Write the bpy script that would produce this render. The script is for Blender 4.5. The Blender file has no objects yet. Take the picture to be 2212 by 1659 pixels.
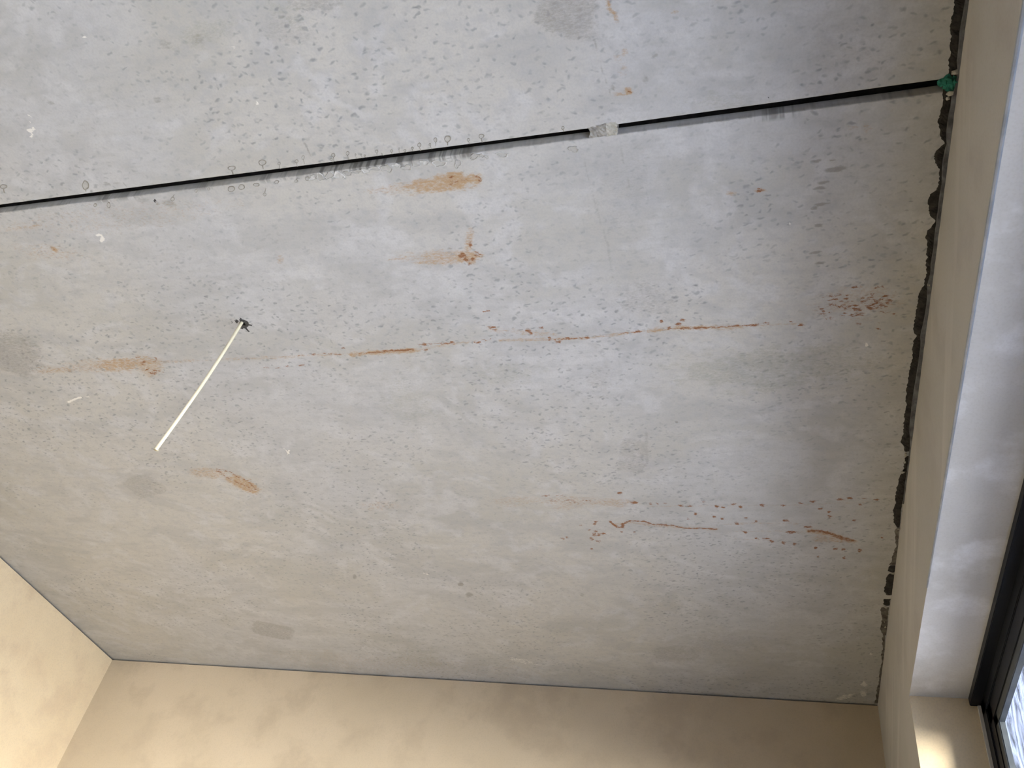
import bpy, bmesh, math, random
import numpy as np
from mathutils import Matrix, Vector

random.seed(7)
rng = np.random.default_rng(7)
SC = bpy.context.scene
COL = SC.collection

# ------------------------------------------------------------------ camera
CAM = Vector((0.0, 0.0, 1.5))                  # phone held at 1.5 m
RIGHT = Vector((0.9596411, 0.22794000, 0.16471891))
DOWN = Vector((-0.0450679, 0.70279069, -0.70996769))
FWD = Vector((-0.27759296, 0.67389064, 0.68469961))
FPX = 1883.85                                  # focal length in pixels of the 2212 px wide photo
cam_data = bpy.data.cameras.new('camera')
cam_data.sensor_width = 36.0
cam_data.lens = FPX / 2212.0 * 36.0
cam_data.clip_start = 0.01
cam = bpy.data.objects.new('camera', cam_data)
m3 = Matrix((RIGHT, -DOWN, -FWD)).transposed()
cam.matrix_world = Matrix.Translation(CAM) @ m3.to_4x4()
COL.objects.link(cam)
SC.camera = cam

# ------------------------------------------------------------------ world, sun, exposure
world = bpy.data.worlds.new('overcast_sky')
SC.world = world
world.use_nodes = True
bg = world.node_tree.nodes['Background']
bg.inputs['Color'].default_value = (0.95, 0.96, 0.985, 1.0)
bg.inputs['Strength'].default_value = 4.4

sun_data = bpy.data.lights.new('hazy_sun', 'SUN')
sun_data.energy = 11.0
sun_data.angle = math.radians(24)
sun_data.color = (1.0, 0.93, 0.82)
sun = bpy.data.objects.new('hazy_sun', sun_data)
sun.rotation_euler = Vector((-0.60, 0.78, -0.05)).to_track_quat('-Z', 'Y').to_euler()
sun.location = (3, -2, 4)
COL.objects.link(sun)

SC.cycles.max_bounces = 6
SC.cycles.diffuse_bounces = 3
SC.cycles.glossy_bounces = 2
SC.cycles.caustics_reflective = False
SC.cycles.caustics_refractive = False
vs = SC.view_settings
vs.view_transform = 'Standard'
vs.look = 'None'
vs.gamma = 1.0
vs.use_curve_mapping = False
vs.exposure = 1.08

# ------------------------------------------------------------------ measured room (metres)
ZC = 2.80                                      # underside of the ceiling slabs
def y_near(x):                                 # arris of the nearer slab at the joint
    return np.interp(x, [-1.47, -0.7, -0.26, -0.1, 0.05, 0.19, 0.3], [0.7008, 0.7005, 0.6994, 0.6974, 0.6960, 0.6936, 0.6932])
def y_far(x):                                  # arris of the farther slab
    return np.interp(x, [-1.49, -1.04, -0.71, -0.48, -0.26, 0.0, 0.2, 0.3], [0.7185, 0.7190, 0.7182, 0.7168, 0.7165, 0.7157, 0.7146, 0.7132])
def x_right(y): return 0.2928 - 0.0035 * (y - 0.58)    # face of the window wall
def z_soffit(y): return 2.5144 + (2.063 - y) * 0.0195  # underside of the lintel
XL, YB0, YB1, YF = -2.464, 2.6666, 2.7090, -3.2        # left wall, back wall (left, right end), front wall
def y_back(x): return YB0 + (x + 2.466) * (YB1 - YB0) / 2.7463

def spot(px, py, z=ZC):
    """where a point measured in the photograph lies on the horizontal plane z"""
    d = RIGHT * (px - 1106.0) + DOWN * (py - 829.5) + FWD * FPX
    t = (z - CAM.z) / d.z
    return CAM + d * t

# ------------------------------------------------------------------ node helpers
class NT:
    def __init__(self, name):
        self.mat = bpy.data.materials.new(name)
        self.mat.use_nodes = True
        self.t = self.mat.node_tree
        self.b = self.t.nodes['Principled BSDF']
        self.out = self.t.nodes['Material Output']
    def n(self, typ, **kw):
        nd = self.t.nodes.new(typ)
        for k, v in kw.items():
            setattr(nd, k, v)
        return nd
    def link(self, a, b): self.t.links.new(a, b)
    def put(self, sock, v):
        if hasattr(v, 'links') or isinstance(v, bpy.types.NodeSocket): self.link(v, sock)
        else: sock.default_value = v
    def coord(self, scale=(1, 1, 1), rot=(0, 0, 0)):
        tc = self.n('ShaderNodeTexCoord')
        mp = self.n('ShaderNodeMapping')
        mp.inputs['Scale'].default_value = scale
        mp.inputs['Rotation'].default_value = rot
        self.link(tc.outputs['Object'], mp.inputs['Vector'])
        return mp.outputs['Vector']
    def turned(self, rot, scale):
        """coordinates turned first and then stretched"""
        mp = self.n('ShaderNodeMapping')
        mp.inputs['Scale'].default_value = scale
        self.link(self.coord((1, 1, 1), rot), mp.inputs['Vector'])
        return mp.outputs['Vector']
    def noise(self, vec, scale, detail=4, rough=0.55, dist=0.0, dims='3D'):
        nd = self.n('ShaderNodeTexNoise', noise_dimensions=dims)
        self.link(vec, nd.inputs['Vector'])
        nd.inputs['Scale'].default_value = scale
        nd.inputs['Detail'].default_value = detail
        nd.inputs['Roughness'].default_value = rough
        nd.inputs['Distortion'].default_value = dist
        return nd.outputs['Fac'], nd.outputs['Color']
    def ramp(self, fac, lo, hi, a=0.0, b=1.0):
        nd = self.n('ShaderNodeMapRange', interpolation_type='SMOOTHSTEP')
        self.put(nd.inputs['Value'], fac)
        nd.inputs['From Min'].default_value = lo
        nd.inputs['From Max'].default_value = hi
        nd.inputs['To Min'].default_value = a
        nd.inputs['To Max'].default_value = b
        return nd.outputs['Result']
    def math(self, op, a, b=0.0, c=None):
        nd = self.n('ShaderNodeMath', operation=op)
        self.put(nd.inputs[0], a); self.put(nd.inputs[1], b)
        if c is not None: self.put(nd.inputs[2], c)
        return nd.outputs[0]
    def mix(self, fac, a, b, mode='MIX'):
        nd = self.n('ShaderNodeMix', data_type='RGBA', blend_type=mode)
        self.put(nd.inputs[0], fac)
        for s, v in ((nd.inputs[6], a), (nd.inputs[7], b)):
            self.put(s, (*v, 1.0) if isinstance(v, tuple) and len(v) == 3 else v)
        return nd.outputs[2]
    def vadd(self, a, b, k):
        s = self.n('ShaderNodeVectorMath', operation='SCALE')
        self.link(b, s.inputs[0]); s.inputs['Scale'].default_value = k
        v = self.n('ShaderNodeVectorMath', operation='ADD')
        self.link(a, v.inputs[0]); self.link(s.outputs[0], v.inputs[1])
        return v.outputs[0]
    def bump(self, height, strength, dist):
        nd = self.n('ShaderNodeBump')
        nd.inputs['Strength'].default_value = strength
        nd.inputs['Distance'].default_value = dist
        self.link(height, nd.inputs['Height'])
        self.link(nd.outputs['Normal'], self.b.inputs['Normal'])
    def done(self, color, rough=0.8, spec=0.3, metal=0.0):
        self.put(self.b.inputs['Base Color'], (*color, 1.0) if isinstance(color, tuple) and len(color) == 3 else color)
        self.put(self.b.inputs['Roughness'], rough)
        self.b.inputs['Specular IOR Level'].default_value = spec
        self.b.inputs['Metallic'].default_value = metal
        return self.mat

def simple_mat(name, c1, c2, scale=40, rough=0.8, spec=0.3, metal=0.0, bump=0.0, detail=5, stretch=(1, 1, 1)):
    k = NT(name)
    v = k.coord(stretch)
    f, _ = k.noise(v, scale, detail)
    col = k.mix(k.ramp(f, 0.3, 0.7), c1, c2)
    if bump: k.bump(f, bump, 0.004)
    return k.done(col, rough, spec, metal)

# ------------------------------------------------------------------ concrete of the ceiling
def concrete_mat():
    k = NT('stained_precast_concrete')
    v = k.coord()
    T = k.n('ShaderNodeAttribute', attribute_name='tone')
    base = T.outputs['Color']
    gr, _ = k.noise(v, 240, 2, 0.6, 0, '2D')
    base = k.mix(k.ramp(gr, 0.35, 0.75, 0.0, 0.22), base, (0.36, 0.36, 0.355))
    # short dark bug holes and nicks
    hs = None
    _, wob = k.noise(v, 70, 1, 0.5, 0, '2D')
    for sc, sx, sy, rz, keep, rad, amt in ((1, 44, 78, 0.3, 0.42, 0.28, 0.60), (1, 62, 90, -0.35, 0.47, 0.28, 0.46), (1, 24, 34, 0.1, 0.76, 0.16, 0.7)):
        vv = k.vadd(k.turned((0, 0, rz), (sx, sy, 1)), wob, 0.75)
        vo = k.n('ShaderNodeTexVoronoi', voronoi_dimensions='2D')
        vo.inputs['Scale'].default_value = sc
        k.link(vv, vo.inputs['Vector'])
        sep = k.n('ShaderNodeSeparateColor'); k.link(vo.outputs['Color'], sep.inputs[0])
        on = k.ramp(sep.outputs[0], keep, keep + 0.5)
        dens = T.outputs['Alpha']
        pit = k.math('MULTIPLY', k.ramp(vo.outputs['Distance'], rad * 0.15, rad * 1.1, 1.0, 0.0), on)
        pit = k.math('MULTIPLY', k.math('MULTIPLY', pit, dens), amt)
        base = k.mix(pit, base, (0.20, 0.205, 0.21))
        hs = pit if hs is None else k.math('ADD', hs, pit)
    # stains: measured masks, broken up by fine noise
    A = k.n('ShaderNodeAttribute', attribute_name='stain_a'); sa = k.n('ShaderNodeSeparateColor'); k.link(A.outputs['Color'], sa.inputs[0])
    B = k.n('ShaderNodeAttribute', attribute_name='stain_b'); sb = k.n('ShaderNodeSeparateColor'); k.link(B.outputs['Color'], sb.inputs[0])
    fine, _ = k.noise(k.coord((1, 2.2, 1)), 110, 4, 0.75, 0, '2D')
    fm = fine
    def broken(mask, amp, lo, hi, top):
        x = k.math('ADD', mask, k.math('MULTIPLY', k.math('SUBTRACT', fm, 0.5), amp))
        return k.ramp(k.math('MULTIPLY', x, k.ramp(mask, 0.0, 0.12)), lo, hi, 0, top)
    base = k.mix(broken(sb.outputs[0], 0.95, 0.1, 0.95, 0.78), base, (0.285, 0.265, 0.235))      # damp brown-grey
    base = k.mix(broken(sb.outputs[1], 1.1, 0.2, 1.0, 0.65), base, (0.33, 0.325, 0.255))         # olive
    base = k.mix(broken(sa.outputs[0], 1.8, 0.05, 1.1, 0.9), base, (0.42, 0.27, 0.135))          # rust wash
    base = k.mix(broken(sa.outputs[1], 2.0, 0.24, 0.72, 0.95), base, (0.25, 0.105, 0.042))         # rust crust
    base = k.mix(broken(sa.outputs[2], 0.9, 0.35, 0.6, 0.95), base, (0.80, 0.77, 0.70))          # white scrape
    seepn, _ = k.noise(k.coord((75, 6, 2)), 1.0, 2, 0.65, 0, '2D')
    seep = k.math('MULTIPLY', sb.outputs[2], k.ramp(seepn, 0.44, 0.62))
    base = k.mix(k.math('MULTIPLY', seep, 0.85), base, (0.17, 0.165, 0.15))                      # seepage down the joint
    base = k.mix(broken(A.outputs['Alpha'], 0.9, 0.35, 0.6, 0.95), base, (0.022, 0.022, 0.024))  # black chips
    k.bump(gr, 0.12, 0.001)
    return k.done(base, 0.62, 0.35)

def plaster_mat(name, c1, c2, c3, rot=(0, 0, 0), bands=(1, 1, 1), streak=None):
    k = NT(name)
    v = k.coord(bands, rot)
    _, wob = k.noise(v, 3, 2)
    f1, _ = k.noise(k.vadd(v, wob, 0.12), 2.3, 3, 0.6)
    f2, _ = k.noise(k.vadd(v, wob, 0.05), 7.5, 4, 0.62)
    f3, _ = k.noise(k.coord(), 240, 1)
    col = k.mix(k.ramp(f1, 0.32, 0.68), c1, c2)
    col = k.mix(k.ramp(f2, 0.46, 0.70, 0, 0.75), col, c3)
    col = k.mix(k.ramp(f3, 0.4, 0.8, 0, 0.12), col, (0.3, 0.26, 0.2))
    if streak:                                  # diagonal trowel passes
        fs, _ = k.noise(k.vadd(k.turned((0.42, 0, 0), (1, 1.3, 16)), wob, 0.5), 1.0, 2, 0.5)
        col = k.mix(k.ramp(fs, 0.52, 0.70, 0, 0.5), col, streak)
    k.bump(k.math('ADD', k.math('MULTIPLY', f2, 1.0), k.math('MULTIPLY', f3, 0.15)), 0.12, 0.004)
    return k.done(col, 0.75, 0.25)

M = {}
M['concrete'] = concrete_mat()
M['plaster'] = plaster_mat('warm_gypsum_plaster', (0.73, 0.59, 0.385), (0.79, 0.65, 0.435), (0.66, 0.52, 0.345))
M['plaster_reveal'] = plaster_mat('pale_gypsum_plaster', (0.55, 0.53, 0.49), (0.63, 0.61, 0.575), (0.80, 0.79, 0.78))
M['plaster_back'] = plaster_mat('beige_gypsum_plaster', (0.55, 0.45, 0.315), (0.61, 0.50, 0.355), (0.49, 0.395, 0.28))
M['plaster_shaded'] = plaster_mat('shaded_gypsum_plaster', (0.425, 0.415, 0.39), (0.465, 0.45, 0.425), (0.40, 0.375, 0.355), streak=(0.56, 0.54, 0.505))  # darker, greyer plaster copy; the window wall's shade is put into its colour
M['screed'] = simple_mat('dusty_floor_screed', (0.125, 0.132, 0.138), (0.165, 0.172, 0.178), 6, 0.9)
M['dark_joint'] = simple_mat('dark_joint_filler', (0.05, 0.048, 0.045), (0.09, 0.085, 0.08), 60, 0.9)
M['mortar'] = simple_mat('grey_mortar', (0.24, 0.225, 0.20), (0.40, 0.385, 0.345), 70, 0.9, bump=0.6)
M['mortar_pale'] = simple_mat('pale_mortar', (0.36, 0.345, 0.285), (0.52, 0.50, 0.43), 90, 0.9, bump=0.6)
M['drip'] = simple_mat('slurry_deposit', (0.40, 0.385, 0.345), (0.47, 0.455, 0.42), 110, 0.7)
M['drip_rim'] = simple_mat('slurry_deposit_rim', (0.23, 0.21, 0.17), (0.33, 0.31, 0.265), 150, 0.7)
M['crust'] = simple_mat('lime_crust', (0.46, 0.45, 0.415), (0.60, 0.59, 0.555), 120, 0.8, bump=0.5)
M['mastic'] = simple_mat('black_joint_mastic', (0.012, 0.011, 0.010), (0.045, 0.041, 0.036), 75, 0.75, bump=0.7)
M['mastic_thin_and_shadow'] = simple_mat('thin_mastic_and_shadow_line', (0.07, 0.062, 0.052), (0.20, 0.18, 0.155), 60, 0.8, bump=0.4)  # also colours the strip that stands in for the wall's shadow line
M['strip'] = simple_mat('grey_edge_strip', (0.07, 0.072, 0.076), (0.17, 0.175, 0.185), 45, 0.7)
M['galvanised'] = simple_mat('galvanised_bead', (0.30, 0.33, 0.37), (0.42, 0.45, 0.49), 30, 0.45, 0.5, 0.6)
M['cable'] = simple_mat('cream_cable_sheath', (0.74, 0.68, 0.48), (0.78, 0.72, 0.53), 30, 0.5, 0.4)
M['foam'] = simple_mat('green_foam', (0.012, 0.12, 0.085), (0.03, 0.24, 0.17), 130, 0.7, bump=0.8)
M['frame'] = simple_mat('anthracite_frame', (0.003, 0.005, 0.010), (0.006, 0.008, 0.014), 20, 0.42, 0.22)
M['gasket'] = simple_mat('glazing_gasket', (0.045, 0.052, 0.058), (0.07, 0.08, 0.088), 20, 0.5, 0.3)
M['ground'] = simple_mat('pale_gravel_ground', (0.62, 0.61, 0.58), (0.70, 0.69, 0.66), 8, 0.9)

def glass_mat():
    k = NT('film_covered_glass')
    v = k.coord((1, 3, 1.2), (0.5, 0, 0))
    f, _ = k.noise(v, 6, 3, 0.62, 1.2)
    tr = k.n('ShaderNodeBsdfTransparent'); tr.inputs['Color'].default_value = (0.93, 0.95, 0.97, 1)
    tl = k.n('ShaderNodeBsdfTranslucent'); tl.inputs['Color'].default_value = (0.50, 0.58, 0.80, 1)
    mx = k.n('ShaderNodeMixShader')
    k.link(k.ramp(f, 0.34, 0.66, 0.05, 0.40), mx.inputs[0])
    k.link(tr.outputs[0], mx.inputs[1]); k.link(tl.outputs[0], mx.inputs[2])
    gl = k.n('ShaderNodeBsdfGlossy'); gl.inputs['Roughness'].default_value = 0.08
    fr = k.n('ShaderNodeFresnel'); fr.inputs['IOR'].default_value = 1.2
    m2 = k.n('ShaderNodeMixShader'); k.link(fr.outputs[0], m2.inputs[0])
    k.link(mx.outputs[0], m2.inputs[1]); k.link(gl.outputs[0], m2.inputs[2])
    k.link(m2.outputs[0], k.out.inputs['Surface'])
    return k.mat
M['glass'] = glass_mat()

# ------------------------------------------------------------------ object helpers
def mesh_obj(name, me, mat=None, parent=None, smooth=False):
    o = bpy.data.objects.new(name, me)
    for m in (mat if isinstance(mat, (list, tuple)) else [mat]):
        if m: me.materials.append(m)
    COL.objects.link(o)
    if parent: o.parent = parent
    if smooth:
        me.polygons.foreach_set('use_smooth', np.ones(len(me.polygons), bool))
    return o
def bm_obj(name, bm, mat=None, parent=None, smooth=False):
    bmesh.ops.recalc_face_normals(bm, faces=bm.faces[:])
    me = bpy.data.meshes.new(name)
    bm.to_mesh(me); bm.free()
    return mesh_obj(name, me, mat, parent, smooth)
def empty(name, loc=(0, 0, 0)):
    o = bpy.data.objects.new(name, None); COL.objects.link(o); o.location = loc
    o.empty_display_size = 0.1
    return o
def structure(o, label=None):
    o['kind'] = 'structure'
    if label: o['label'] = label
    return o
def hexa(bm, p):
    """box from 8 corners: bottom ring 0-3, top ring 4-7"""
    v = [bm.verts.new(q) for q in p]
    for f in ((0, 3, 2, 1), (4, 5, 6, 7), (0, 1, 5, 4), (1, 2, 6, 5), (2, 3, 7, 6), (3, 0, 4, 7)):
        bm.faces.new([v[i] for i in f])
def box(bm, x0, x1, y0, y1, z0, z1):
    hexa(bm, [(x0, y0, z0), (x1, y0, z0), (x1, y1, z0), (x0, y1, z0), (x0, y0, z1), (x1, y0, z1), (x1, y1, z1), (x0, y1, z1)])

# ------------------------------------------------------------------ value noise for the stain masks
def vnoise(x, y, seed):
    tab = np.random.default_rng(seed).random((256, 256))
    xi = np.floor(x).astype(int); yi = np.floor(y).astype(int)
    fx = x - xi; fy = y - yi
    fx = fx * fx * (3 - 2 * fx); fy = fy * fy * (3 - 2 * fy)
    a = tab[xi & 255, yi & 255]; b = tab[(xi + 1) & 255, yi & 255]
    c = tab[xi & 255, (yi + 1) & 255]; d = tab[(xi + 1) & 255, (yi + 1) & 255]
    return (a * (1 - fx) + b * fx) * (1 - fy) + (c * (1 - fx) + d * fx) * fy
def fbm(x, y, seed, octaves=3):
    s = 0; a = 0.5; t = 0
    for i in range(octaves):
        s = s + a * vnoise(x * 2 ** i, y * 2 ** i, seed + i); t += a; a *= 0.55
    return s / t

class Masks:
    """stain masks on a slab's vertices, all in metres on the ceiling plane"""
    def __init__(self, X, Y):
        self.X, self.Y = X, Y
        self.m = {c: np.zeros(X.shape, np.float32) for c in ('rust', 'iron', 'white', 'black', 'damp', 'olive', 'seep')}
        self.n1 = fbm(X * 70, Y * 90, 11)
        self.n2 = fbm(X * 16, Y * 130, 23)
        self.xs = X[-1, :]; self.ys = np.maximum.accumulate(np.where(np.arange(len(Y)) < 3, Y[:, 0].min() - 0.01, Y[:, 0])) if Y[0, 0] > Y[3, 0] else Y[:, 0]
    def window(self, p, r):
        i0, i1 = np.searchsorted(self.ys, [p[1] - r - 0.02, p[1] + r + 0.02])
        j0, j1 = np.searchsorted(self.xs, [p[0] - r, p[0] + r])
        return (slice(i0, i1), slice(j0, j1)) if i1 > i0 and j1 > j0 else None
    def blob(self, ch, px, py, a, b, ang=0.0, s=1.0, soft=0.5, rag=0.7, streak=0.0, power=2.0):
        """ellipse (or rounded box for a higher power) with half axes a, b as measured at that place of the photo"""
        p = spot(px, py); ex = spot(px + 10, py); ey = spot(px, py + 10)
        J = np.array([[(ex.x - p.x) / 10, (ey.x - p.x) / 10], [(ex.y - p.y) / 10, (ey.y - p.y) / 10]])
        Ji = np.linalg.inv(J)
        r = max(a, b) * 1.9 * max(np.hypot(*J[:, 0]), np.hypot(*J[:, 1]))
        w = self.window((p.x, p.y), r)
        if not w: return
        dx = self.X[w] - p.x; dy = self.Y[w] - p.y
        u = Ji[0, 0] * dx + Ji[0, 1] * dy; v = Ji[1, 0] * dx + Ji[1, 1] * dy
        c, sn = math.cos(ang), math.sin(ang)
        u, v = u * c + v * sn, -u * sn + v * c
        d = (np.abs(u / a) ** power + np.abs(v / b) ** power) ** (1 / power)
        d = d + rag * (self.n1[w] - 0.5) + streak * (self.n2[w] - 0.5)
        val = np.clip((1.0 + soft * 0.5 - d) / soft, 0, 1)
        val = val * val * (3 - 2 * val) * s
        self.m[ch][w] = np.maximum(self.m[ch][w], val)
    def stroke(self, ch, pts, w_px, s=1.0, rag=0.8, gaps=0.0):
        P = [spot(*q) for q in pts]
        for (q0, q1, p0, p1) in zip(pts[:-1], pts[1:], P[:-1], P[1:]):
            sc = (p1 - p0).length / max(1e-6, math.hypot(q1[0] - q0[0], q1[1] - q0[1]))
            wm = w_px * 0.5 * sc
            r = (p1 - p0).length * 0.5 + wm * 3 + 0.006
            mid = (p0 + p1) * 0.5
            w = self.window((mid.x, mid.y), r)
            if not w: continue
            dx = self.X[w] - p0.x; dy = self.Y[w] - p0.y
            ax, ay = p1.x - p0.x, p1.y - p0.y; L2 = ax * ax + ay * ay
            t = np.clip((dx * ax + dy * ay) / L2, 0, 1)
            d = np.hypot(dx - t * ax, dy - t * ay) / wm
            d = d + 1.5 * rag * (self.n1[w] - 0.5) + 1.6 * gaps * (self.n2[w] - 0.40)
            val = np.clip((1.5 - d) / 1.1, 0, 1) * s
            self.m[ch][w] = np.maximum(self.m[ch][w], val)

def paint(k):
    B, S = k.blob, k.stroke
    # rust patch below the joint
    B('rust', 955, 397, 80, 17, -0.13, 0.8, 0.7, 0.8, 0.9); B('rust', 1022, 386, 24, 13, -0.1, 0.85, 0.5, 0.6, 0.5)
    B('rust', 900, 405, 90, 12, -0.1, 0.4, 1.0, 0.8, 0.9); B('rust', 985, 390, 30, 18, -0.1, 0.95, 0.6, 0.8, 0.6)
    for q in ((974, 383, 5, 4), (982, 392, 10, 3), (1030, 380, 7, 4), (1037, 388, 4, 6), (975, 398, 8, 3), (1000, 389, 9, 2)): B('iron', *q, 0, 0.55, 0.8, 0.9)
    # second patch
    B('rust', 945, 552, 85, 12, -0.05, 0.55, 0.9, 0.8, 1.0); B('rust', 1012, 530, 9, 30, 0.12, 0.6, 0.6, 0.9)
    B('rust', 960, 562, 60, 8, -0.05, 0.6, 0.8, 0.6, 0.8); B('rust', 1012, 556, 28, 14, -0.2, 0.8, 0.5, 0.9)
    for q in ((1000, 553, 8, 7), (1008, 563, 10, 5), (1030, 549, 8, 6), (1022, 560, 6, 4), (1016, 528, 4, 8), (1012, 571, 6, 3)): B('iron', *q, 0, 0.62, 0.8, 1.2)
    # long rust line across the far slab
    S('rust', [(330, 783), (470, 777), (600, 772), (700, 766), (790, 763)], 8, 0.4, 0.9, 0.8)
    S('rust', [(760, 766), (830, 760), (900, 756)], 13, 0.85, 0.8, 0.5)
    S('rust', [(900, 756), (960, 745), (1060, 734)], 8, 0.45, 0.9, 0.8)
    S('rust', [(1060, 712), (1140, 718), (1200, 722)], 16, 0.42, 0.9, 0.8); S('rust', [(1080, 735), (1180, 734), (1280, 729), (1390, 715)], 8, 0.6, 0.9, 0.7)
    S('rust', [(1400, 715), (1470, 709), (1600, 706)], 14, 0.75, 0.8, 0.6); S('rust', [(1600, 705), (1740, 698)], 6, 0.45, 0.9, 0.8)
    S('iron', [(770, 765), (805, 762), (840, 758), (893, 755)], 4, 0.75, 0.9, 0.7); S('iron', [(700, 764), (738, 766)], 3, 0.6, 0.8, 0.6); S('iron', [(610, 770), (690, 765)], 2.5, 0.42, 0.9, 0.9)
    S('iron', [(905, 745), (975, 741)], 4, 0.5, 1.0, 1.0); S('iron', [(1025, 739), (1062, 732)], 4, 0.6, 0.9, 0.7); S('iron', [(1180, 735), (1275, 729)], 4, 0.55, 1.0, 1.0); S('iron', [(1340, 720), (1385, 716)], 4, 0.5, 0.9, 0.8)
    S('iron', [(1440, 711), (1520, 708), (1600, 704), (1660, 698)], 5, 0.72, 1.0, 0.8)
    for q in ((742, 752, 5, 2), (678, 765, 5, 2), (917, 744, 6, 4), (976, 741, 6, 4), (1034, 739, 6, 3), (1046, 734, 6, 3), (1062, 707, 8, 3), (1068, 713, 5, 2), (1141, 714, 8, 4), (1147, 720, 5, 4), (1168, 708, 5, 2), (1187, 732, 4, 5), (1205, 738, 6, 2), (1225, 730, 5, 2), (1270, 730, 5, 2), (1376, 716, 7, 3),
              (1428, 694, 4, 3), (1447, 707, 5, 3), (1466, 700, 8, 3), (1475, 692, 6, 4), (1590, 703, 10, 4), (1630, 702, 9, 3), (1652, 698, 8, 3), (1708, 694, 4, 2), (1732, 702, 8, 3), (920, 756, 5, 2), (1050, 672, 8, 2)): B('iron', *q, -0.08, 0.68, 0.8, 1.0)
    for x, y in ((575, 794), (600, 795), (620, 791), (650, 789)): B('iron', x, y, 7, 1.8, -0.05, 0.5, 0.8, 0.8)
    # cluster towards the window wall
    for i in range(60):
        x = 1765 + abs(rng.normal(0, 1)) * 8 + rng.random() * 155; y = 662 + rng.normal(0, 17)
        B('iron', x, y, 4 + rng.random() * 7, 1.8 + rng.random() * 2, -0.15, 0.38 + 0.22 * rng.random(), 0.9, 1.0)
    B('rust', 1850, 655, 85, 32, -0.1, 0.28, 0.9, 1.2, 1.0); B('iron', 1815, 662, 12, 4, -0.3, 0.6); B('iron', 1852, 669, 11, 4, 0.1, 0.55); B('iron', 1878, 667, 9, 3, 0, 0.7); B('iron', 1920, 650, 10, 6, -0.2, 0.5); B('iron', 1900, 620, 14, 3, -0.15, 0.45); B('iron', 1897, 711, 4, 3, 0, 0.6)
    # left wash
    B('rust', 262, 788, 62, 12, -0.05, 0.75, 0.8, 0.8, 0.9); B('rust', 215, 790, 80, 14, -0.05, 0.4, 1.0, 0.8, 0.9); B('rust', 120, 800, 45, 7, -0.05, 0.5, 0.9, 0.9, 0.9)
    B('rust', 318, 790, 34, 20, 0.3, 0.55, 0.8, 0.9); S('iron', [(285, 775), (320, 766), (337, 772), (335, 782)], 3.5, 0.4, 1.0); S('iron', [(305, 785), (322, 798), (352, 803)], 4, 0.55, 1.0, 0.4)
    for q in ((331, 806, 7, 3), (318, 798, 5, 3), (310, 782, 5, 3)): B('iron', *q, 0, 0.6, 0.9, 1.0)
    # left of the cable, lower
    B('rust', 450, 1022, 42, 10, 0.05, 0.5, 0.9, 0.8, 0.8); B('rust', 525, 1046, 36, 13, 0.42, 0.8, 0.6, 0.9)
    S('iron', [(467, 1013), (500, 1020), (515, 1032), (535, 1038), (552, 1056), (540, 1060)], 4, 0.55, 0.9); S('iron', [(468, 1015), (488, 1030), (510, 1041), (540, 1054)], 5, 0.55, 0.9)
    # dotted row and cracks towards the window
    B('rust', 1230, 1085, 60, 14, 0, 0.33, 0.9, 0.9, 1.0); B('rust', 1120, 1082, 60, 10, 0, 0.28, 0.9, 0.9, 1.0); B('rust', 1325, 1086, 55, 8, 0, 0.45, 0.9, 0.8, 0.9); B('rust', 820, 1092, 40, 10, 0, 0.28, 1.0, 0.9, 0.9)
    for x in (1180, 1195, 1210, 1228, 1240, 1262): B('iron', x, 1060 + rng.random() * 40, 12, 1.8, -0.02, 0.45, 0.9, 1.0)
    for q in ((1370, 1086, 8, 3), (1338, 1065, 7, 3), (1405, 1088, 5, 2), (1420, 1088, 4, 2), (1437, 1087, 4, 2), (1471, 1092, 6, 3), (1490, 1093, 6, 2), (1521, 1084, 3, 2), (1548, 1094, 4, 3), (1562, 1096, 5, 2), (1585, 1089, 9, 1.5), (1600, 1095, 4, 3), (1646, 1091, 5, 3), (1691, 1092, 6, 2), (1729, 1087, 5, 2), (1755, 1083, 8, 2), (1772, 1099, 5, 2), (1791, 1106, 5, 3), (1815, 1079, 9, 2.5), (1835, 1076, 6, 2.5), (1858, 1090, 7, 2), (1865, 1077, 5, 2), (1893, 1079, 8, 2), (1503, 1110, 4, 3), (1543, 1117, 4, 3), (1486, 1121, 3, 3), (1592, 1131, 5, 3), (1612, 1119, 5, 2), (1633, 1127, 5, 2.5), (1560, 1120, 4, 2), (1792, 1116, 5, 3), (1846, 1124, 5, 2), (1610, 1149, 5, 3), (1634, 1163, 4, 2), (1655, 1163, 9, 2), (1668, 1169, 5, 3), (1692, 1173, 5, 3), (1716, 1175, 4, 3), (1762, 1184, 4, 3), (1804, 1186, 6, 3), (1822, 1187, 4, 3), (1857, 1189, 6, 4), (1823, 1205, 4, 3), (1768, 1202, 4, 2), (1905, 1161, 3, 2), (1710, 1150, 12, 3), (1697, 1125, 7, 2), (1745, 1138, 10, 2)):
        B('iron', *q, 0.02, 0.72, 0.8, 0.8)
    S('rust', [(1560, 1133), (1640, 1130), (1720, 1131)], 5, 0.4, 0.9, 0.8); S('rust', [(1590, 1148), (1700, 1148), (1790, 1152)], 6, 0.35, 0.9, 0.8); S('rust', [(1590, 1164), (1700, 1170)], 5, 0.3, 0.9, 0.9); S('rust', [(1400, 1093), (1560, 1092), (1700, 1092), (1880, 1084)], 5, 0.3, 0.9, 0.9)
    S('iron', [(1318, 1127), (1332, 1138), (1345, 1139), (1346, 1131), (1362, 1125), (1392, 1126), (1412, 1133), (1450, 1134), (1478, 1141), (1512, 1141), (1548, 1143)], 4.5, 0.85, 0.6, 0.2)
    S('rust', [(1325, 1133), (1365, 1129), (1412, 1135), (1512, 1142), (1548, 1143)], 8, 0.55, 0.8)
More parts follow.
